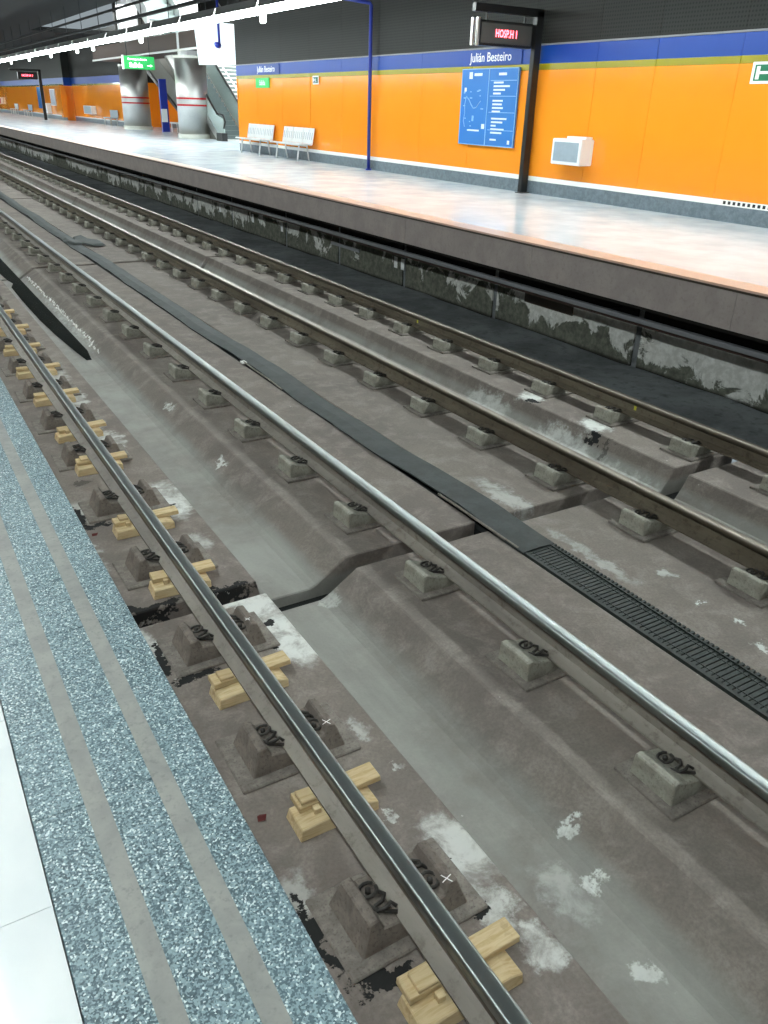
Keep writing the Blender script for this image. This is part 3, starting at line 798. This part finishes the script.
# black pole carrying the train display
t = thing('display_pole', 'black metal pole with a top arm reaching over the far platform', 'pole', (10.86, 12.85, P))
MB().box(-.075, .075, -.055, .055, .015, 2.99).build('post', 'black', t, bevel=.006)
MB().box(-1.43, .075, -.055, .055, 2.90, 3.02).build('arm', 'black', t, bevel=.006)
MB().box(-.10, .10, -.09, .09, 0, .015).build('foot_plate', 'black', t)
t = thing('train_display', 'dark hanging electronic train display with red characters', 'display', (10.165, 12.95, 3.655))
MB().box(-.585, .585, -.10, .10, -.19, .19).build('case', 'black', t, bevel=.008)
MB().box(-.555, .555, -.105, -.1005, -.15, .15).build('display_window', 'led_face', t)
MB().box(-.655, -.605, -.13, -.07, -.20, .22).build('end_bracket', 'steel', t, bevel=.004)
MB().box(-.74, -.69, -.10, -.04, -.20, .21).build('end_bracket', 'steel', t, bevel=.004)
MB().box(-.69, -.655, -.09, -.05, -.19, -.16).build('bracket_link', 'steel', t)
for x in (-.42, .42): MB().cyl(x, -.05, .19, .300, .018, 10).build('hanger', 'black', t)
o = link('lettering', text_mesh('HOSP.H 1', .160, 'led_red', .001, .004), t); o.rotation_euler = FRONTROT; o.scale = (.72, 1, 1); o.location = (.0, -.1065, 0)

# station map
t = thing('station_map', 'blue framed map and list panel on the orange wall', 'sign', (XW-.045, 14.26, 2.51))
MB().box(-.012, .028, -.90, .90, -.69, .69).build('backing', 'blue_map', t, bevel=.004)
for y0, y1, z0, z1 in ((-.90, .90, .675, .69), (-.90, .90, -.69, -.675), (.885, .90, -.69, .69), (-.90, -.885, -.69, .69), (-.01, .01, -.69, .69)):
    MB().box(-.020, -.012, y0, y1, z0, z1).build('frame', 'blue_print', t)
def flat(m, y, z, w_, h_, x=-.0145): m.box(x, -.0122, y-w_/2, y+w_/2, z-h_/2, z+h_/2)
m = MB(); random.seed(5)
zz = .44; rows = [.30, .50, .36, .24, 0, .32, .30, .34, .26, 0, .48, .36, .16, .42, .36, 0, .20]
for i, w_ in enumerate(rows):
    if w_: flat(m, -.16-w_/2, zz, w_, .032)
    zz -= .063
flat(m, -.42, .585, .24, .045); flat(m, .60, .57, .11, .12); flat(m, .36, .585, .26, .05); flat(m, .76, .32, .07, .07)
flat(m, .10, -.34, .10, .09); flat(m, .42, -.42, .40, .03); flat(m, -.75, -.60, .07, .07)
m.build('printed_list', 'pale_print', t)['kind'] = 'stuff'
m = MB()
pts = [(.72, .20), (.62, .14), (.55, .06), (.45, -.02), (.36, .0), (.28, .08), (.22, .12)]
for (a, b), (c_, d) in zip(pts[:-1], pts[1:]): m.tube([(-.0135, a, b), (-.0135, c_, d)], .012, 4)
pts = [(.72, .20), (.76, .05), (.74, -.1), (.77, -.25), (.72, -.36)]
for (a, b), (c_, d) in zip(pts[:-1], pts[1:]): m.tube([(-.0135, a, b), (-.0135, c_, d)], .010, 4)
for z in (.475, .205, -.08, -.395): m.box(-.0145, -.0122, -.86, -.06, z-.006, z+.006)
flat(m, .46, -.20, .06, .10)
for k in range(14): flat(m, random.uniform(.15, .8), random.uniform(-.35, .35), random.uniform(.03, .09), .02)
m.build('printed_map', 'blue_print', t)['kind'] = 'stuff'
# station name boards
def name_board(y, z, size, lab):
    t = thing('name_board', lab, 'sign', (XW-.03, y, z))
    MB().box(-.006, .006, -1.0*size, 1.0*size, -.13, .13).build('board', 'blue', t)
    o = link('lettering', text_mesh('Julián Besteiro', .225, 'white', .001, .002), t); o.rotation_euler = WALLROT; o.location = (-.0075, 0, 0)
name_board(14.3, 3.385, .95, 'blue station name board above the map panel')
name_board(25.2, 3.385, .95, 'blue station name board above the left bench')
# speaker / fan box
t = thing('wall_speaker', 'white boxed speaker with grey mesh front on the orange wall', 'speaker', (XW-.01, 11.58, 1.84))
MB().box(-.30, 0, -.37, .37, -.205, .215).build('case', 'white', t, bevel=.012)
MB().box(-.306, -.3005, -.31, .31, -.15, .16).build('mesh_front', 'alu_dark', t)
MB().box(-.20, -.04, -.36, .12, .215, .255).build('top_bracket', 'white', t, bevel=.006)
# exit pictogram signs
def pictogram(y, z, hw, hh, lab):
    t = thing('exit_sign', lab, 'sign', (XW-.02, y, z))
    MB().box(-.020, 0, -hw, hw, -hh, hh).build('frame', 'white', t, bevel=.003)
    MB().box(-.024, -.0205, -hw*.86, hw*.86, -hh*.74, hh*.74).build('green_face', 'green', t)
    m = MB()
    # doorway, arrow bar and running figure
    m.box(-.0265, -.0245, hw*.62, hw*.78, -hh*.6, hh*.6); m.box(-.0265, -.0245, hw*.22, hw*.62, -hh*.12, hh*.14)
    m.box(-.0265, -.0245, -hw*.02, hw*.10, hh*.28, hh*.56)
    for a in ((hw*.05, hh*.25, -hw*.12, -hh*.15), (-hw*.12, -hh*.15, hw*.12, -hh*.58), (-hw*.12, -hh*.15, -hw*.40, -hh*.5), (hw*.02, hh*.15, hw*.22, -hh*.02), (hw*.02, hh*.2, -hw*.25, hh*.1)):
        m.tube([(-.0255, a[0], a[1]), (-.0255, a[2], a[3])], .012, 4)
    m.build('running_figure', 'white', t)
pictogram(7.95, 3.025, .36, .135, 'green and white running figure exit sign at right edge')
pictogram(21.9, 3.07, .17, .10, 'tiny green and white sign above the right bench')
t = thing('exit_board', 'pale green exit board above the left bench', 'sign', (XW-.02, 25.5, 3.03))
MB().box(-.02, 0, -.50, .50, -.13, .13).build('board', 'green_sign', t)
o = link('lettering', text_mesh('Salida', .20, 'white', .001, .002), t); o.rotation_euler = WALLROT; o.location = (-.022, 0, 0)

# ================================================================== hall: columns, escalator, stairs, hanging signs
def column(x, y, r, top, lab):
    t = thing('steel_clad_column', lab, 'column', (x, y, P), 'steel clad columns in the hall')
    m = MB().tube([(0, 0, .17), (0, 0, top)], r, 40); me = m.mesh('cladding', 'steel', smooth=True); link('cladding', me, t)
    MB().tube([(0, 0, 0), (0, 0, .17)], r+.04, 40).build('column_foot', 'base_steel', t)
    MB().tube([(0, 0, top), (0, 0, top+.10)], r+.02, 40).build('top_ring', 'base_steel', t)
    MB().tube([(0, 0, top+.10), (0, 0, 9.0-P)], r*.72, 24).build('upper_shaft', 'white', t)
    for z in (1.245, 1.50):
        MB().tube([(0, 0, z), (0, 0, z+.07)], r+.006, 40).build('red_band', 'red', t)
column(12.75, 37.2, .66, 3.02, 'steel clad column with red bands beside the escalator')
column(13.45, 48.5, .72, 2.98, 'steel clad column with red bands under the green sign')
# escalator, rising away from the viewer
t = thing('escalator', 'escalator with pale balustrades rising behind the end of the orange wall', 'escalator', (13.85, 34.6, P))
sl = math.tan(math.radians(31)); L = 8.5
for i in range(28):
    y = 1.0 + i*.30; MB().box(-.5, .5, y, y+.30, i*.30*sl-.02, (i+1)*.30*sl).build('step', 'teal_step', t)
MB().box(-.62, .62, 0, 1.0, 0, .03).build('landing_plate', 'steel', t)
for sx in (-.66, .60):
    MB().prism([(0.2, 0.02), (1.0, .02), (1+L, L*sl+.02), (1+L, L*sl+.95), (1.0, .95), (.3, .80)], sx, sx+.06, axis='x').build('balustrade', 'glassy', t)
    MB().tube([(sx+.03, .3, .45), (sx+.03, .12, .70), (sx+.03, .3, .95), (sx+.03, 1.0, 1.0), (sx+.03, 1+L, L*sl+1.0)], .045, 8).build('handrail', 'black', t, smooth=True)
    MB().prism([(0.1, 0), (1.0, 0), (1+L, L*sl-.5), (1+L, L*sl+.25), (1.0, .28), (.1, .22)], sx-.04 if sx < 0 else sx+.061, (sx-.001) if sx < 0 else sx+.10, axis='x').build('skirt', 'steel', t)
MB().prism([(.1, -.0), (1.0, -.0), (1+L, L*sl-.02), (1+L, L*sl-.7), (2.2, -.0)], -.6, .6, axis='x').build('truss', 'grey_clad', t)
MB().box(-.95, -.72, -.3, .35, 0, .30).build('control_box', 'black', t)
# fixed stair next to it
t = thing('hall_staircase', 'pale fixed staircase rising beside the escalator in the hall', 'staircase', (15.75, 35.0, P))
for i in range(30):
    y = .4 + i*.29; st_ = MB().box(-.95, .95, y, y+.30, i*.165-.04, (i+1)*.165-.06).build('step', 'teal_step', t); MB().box(-.95, .95, y-.02, y+.30, (i+1)*.165-.059, (i+1)*.165-.02).build('tread', 'white_gloss', st_)
for sx in (-1.0, .96): MB().tube([(sx, .2, .9), (sx, .4+30*.29, .9+30*.165)], .03, 8).build('handrail', 'steel', t)
MB().prism([(.4, 0), (9.1, 4.75), (9.1, 4.45), (1.2, 0)], -.95, .95, axis='x').build('stringer', 'grey_clad', t)
# upper stair seen from below: a grey soffit descending to the floor behind the first column
t = thing('upper_staircase', 'grey underside of a staircase coming down behind the columns', 'staircase', (15.5, 42.0, P))
MB().prism([(0, 0), (.9, 0), (10.3, 4.1), (10.3, 5.5), (0, .9)], -.9, .9, axis='x').build('soffit', 'grey_clad', t)
MB().prism([(0, -.02), (.25, -.02), (10.3, 3.8), (10.3, 4.1)], -1.0, -.901, axis='x').build('dark_edge', 'black', t)
# lit flight crossing above the luminaires
t = thing('lit_upper_flight', 'brightly lit flight of stairs seen above the luminaires', 'staircase', (10.75, 34.2, 5.15))
for i in range(10): MB().box(-.5, .6, i*.34, i*.34+.36, i*.2, i*.2+.18).build('step', 'glassy', t)
for sx in (-.60, .65): MB().prism([(-.2, -.3), (3.6, 1.8), (3.6, 2.4), (-.2, .35)], sx, sx+.08, axis='x').build('stringer', 'white', t)
# brown boxed beam between the columns
tag(MB().box(12.3, 14.0, 33.5, 52, 4.35, 5.0).build('boxed_beam', 'brown_dark', bevel=.02), 'dark brown boxed beam above the steel columns', 'beam')
o = MB().box(12.25, 12.30, 33.5, 52, 4.32, 4.40).build('lit_trim', 'white_gloss'); tag(o, 'pale trim line along the lower edge of the brown beam', 'trim')
# green exit sign hanging
t = thing('hanging_exit_sign', 'green backlit exit sign hanging in front of the left column', 'sign', (11.4, 40.0, 3.93))
MB().box(-.68, .68, -.06, .06, -.25, .25).build('case', 'green_sign', t, bevel=.01)
MB().box(-.72, -.66, -.07, .07, -.27, .27).build('end_cap', 'white', t)
for x in (-.5, .5): MB().cyl(x, 0, .25, 1.72, .015, 8).build('hanger', 'conduit', t)
o = link('lettering', text_mesh('Salida', .26, 'white_sign', .001, .004), t); o.rotation_euler = FRONTROT; o.location = (-.15, -.064, -.10)
o = link('lettering', text_mesh('Correspondencia', .12, 'white_sign', .001, .002), t); o.rotation_euler = FRONTROT; o.location = (-.08, -.064, .13)
MB().box(.34, .50, -.066, -.0605, -.115, -.085).prism([(.48, -.15), (.58, -.10), (.48, -.05)], -.066, -.0605).build('arrow', 'white_sign', t)
# white hanging panel + camera pole
t = thing('hanging_white_panel', 'large white panel hanging beside the end of the wall', 'panel', (11.2, 29.6, 4.2))
MB().prism([(-.72, -.62), (.72, -.56), (.74, .62), (-.82, .68)], -.05, .05).build('panel', 'banner', t)
for x in (-.4, .4): MB().cyl(x, 0, .6, 4.8, .012, 8).build('hanger', 'conduit', t)
t = thing('camera_drop_pole', 'blue drop pole with a round camera in front of the white panel', 'security camera', (9.48, 25.0, 3.92))
MB().tube([(0, 0, 0), (0, 0, 1.78)], .035, 10).build('pole', 'blue_pipe', t, smooth=True)
MB().tube([(-.02, -.06, -.02), (-.10, -.10, .0), (-.17, -.14, .02)], [.07, .085, .05], 12).build('camera', 'blue_pipe', t, smooth=True)

# items against the distant walls
t = thing('display_pole', 'distant black pole with red lit train display', 'pole', (11.9, 66.2, P))
MB().box(-.10, .10, -.06, .06, 0, 3.1).build('post', 'black', t)
MB().box(-1.9, .08, -.06, .06, 3.0, 3.12).build('arm', 'black', t)
t2 = thing('train_display', 'distant train display glowing red near the left edge', 'display', (11.1, 66.2, 3.78))
MB().box(-.62, .62, -.1, .1, -.22, .22).build('case', 'black', t2)
o = link('lettering', text_mesh('HOSP.H 1', .17, 'led_red', .001, .006), t2); o.rotation_euler = FRONTROT; o.location = (0, -.104, 0)
def wallthing(name, y, z, hw, hh, x, mat, lab, cat, d=.06):
    t = thing(name, lab, cat, (x, y, z))
    MB().box(-d, 0, -hw, hw, -hh, hh).build('frame', 'white' if mat != 'blue_map' else 'blue_map', t, bevel=.005)
    MB().box(-d-.006, -d-.0005, -hw*.9, hw*.9, -hh*.9, hh*.9).build('face', mat, t)
wallthing('wall_speaker', 60.6, 1.82, 1.1, .24, 13.88, 'alu_dark', 'distant white boxed speaker on the orange pier', 'speaker', .3)
wallthing('station_map', 74.8, 2.45, 1.2, .75, 13.33, 'blue_map', 'distant blue map panel right of the far black pole', 'sign')
wallthing('poster_case', 70.0, 2.50, .85, .55, 13.33, 'poster', 'distant grey poster case on the orange wall', 'poster')
wallthing('vending_machine', 71.8, 1.75, .5, .35, 13.33, 'white', 'small white cabinet below the distant posters', 'cabinet', .3)
wallthing('fire_cabinet', 95.5, 2.1, .5, .3, 13.33, 'red', 'small red fire cabinet at the far left edge', 'cabinet', .2)
def far_seat(x, y, lab, mat='alu_dark'):
    t = thing('metal_bench', lab, 'bench', (x, y, P), 'distant benches')
    MB().box(-.5, -.05, -.85, .85, .40, .45).build('seat', mat, t); MB().box(-.06, -.02, -.85, .85, .45, .85).build('backrest', mat, t)
    for yy in (-.7, .7):
        for xx in (-.45, -.08): MB().box(xx-.025, xx+.025, yy-.025, yy+.025, 0, .40).build('leg', 'steel', t)
far_seat(13.8, 54.6, 'grey distant bench just left of the left column')
far_seat(13.3, 80.0, 'distant bench by the orange wall left of the far pole')
far_seat(13.3, 87.0, 'farthest bench by the orange wall at far left', 'alu')
t = thing('seat_row', 'row of pale seats between the two steel columns', 'bench', (14.5, 43.0, P))
MB().box(-.5, -.05, -1.6, 1.6, .40, .46).build('seat', 'alu', t)
for yy in (-1.4, -.5, .5, 1.4): MB().box(-.5, -.45, yy-.03, yy+.03, 0, .40).build('leg', 'alu', t)
t = thing('call_point', 'slim dark information post between the two columns', 'information post', (13.9, 45.0, P))
MB().box(-.18, .18, -.1, .1, 0, 2.4).build('post', 'blue_pipe', t); MB().box(-.20, .10, -.14, -.101, .45, 1.05).build('notice', 'white', t)

for o_ in list(bpy.data.objects):
    if o_.name.startswith('wall_near'): bpy.data.objects.remove(o_)
S.cycles.use_denoising = True
S.cycles.max_bounces = 8
S.cycles.diffuse_bounces = 4
S.cycles.glossy_bounces = 4
S.cycles.sample_clamp_indirect = 8
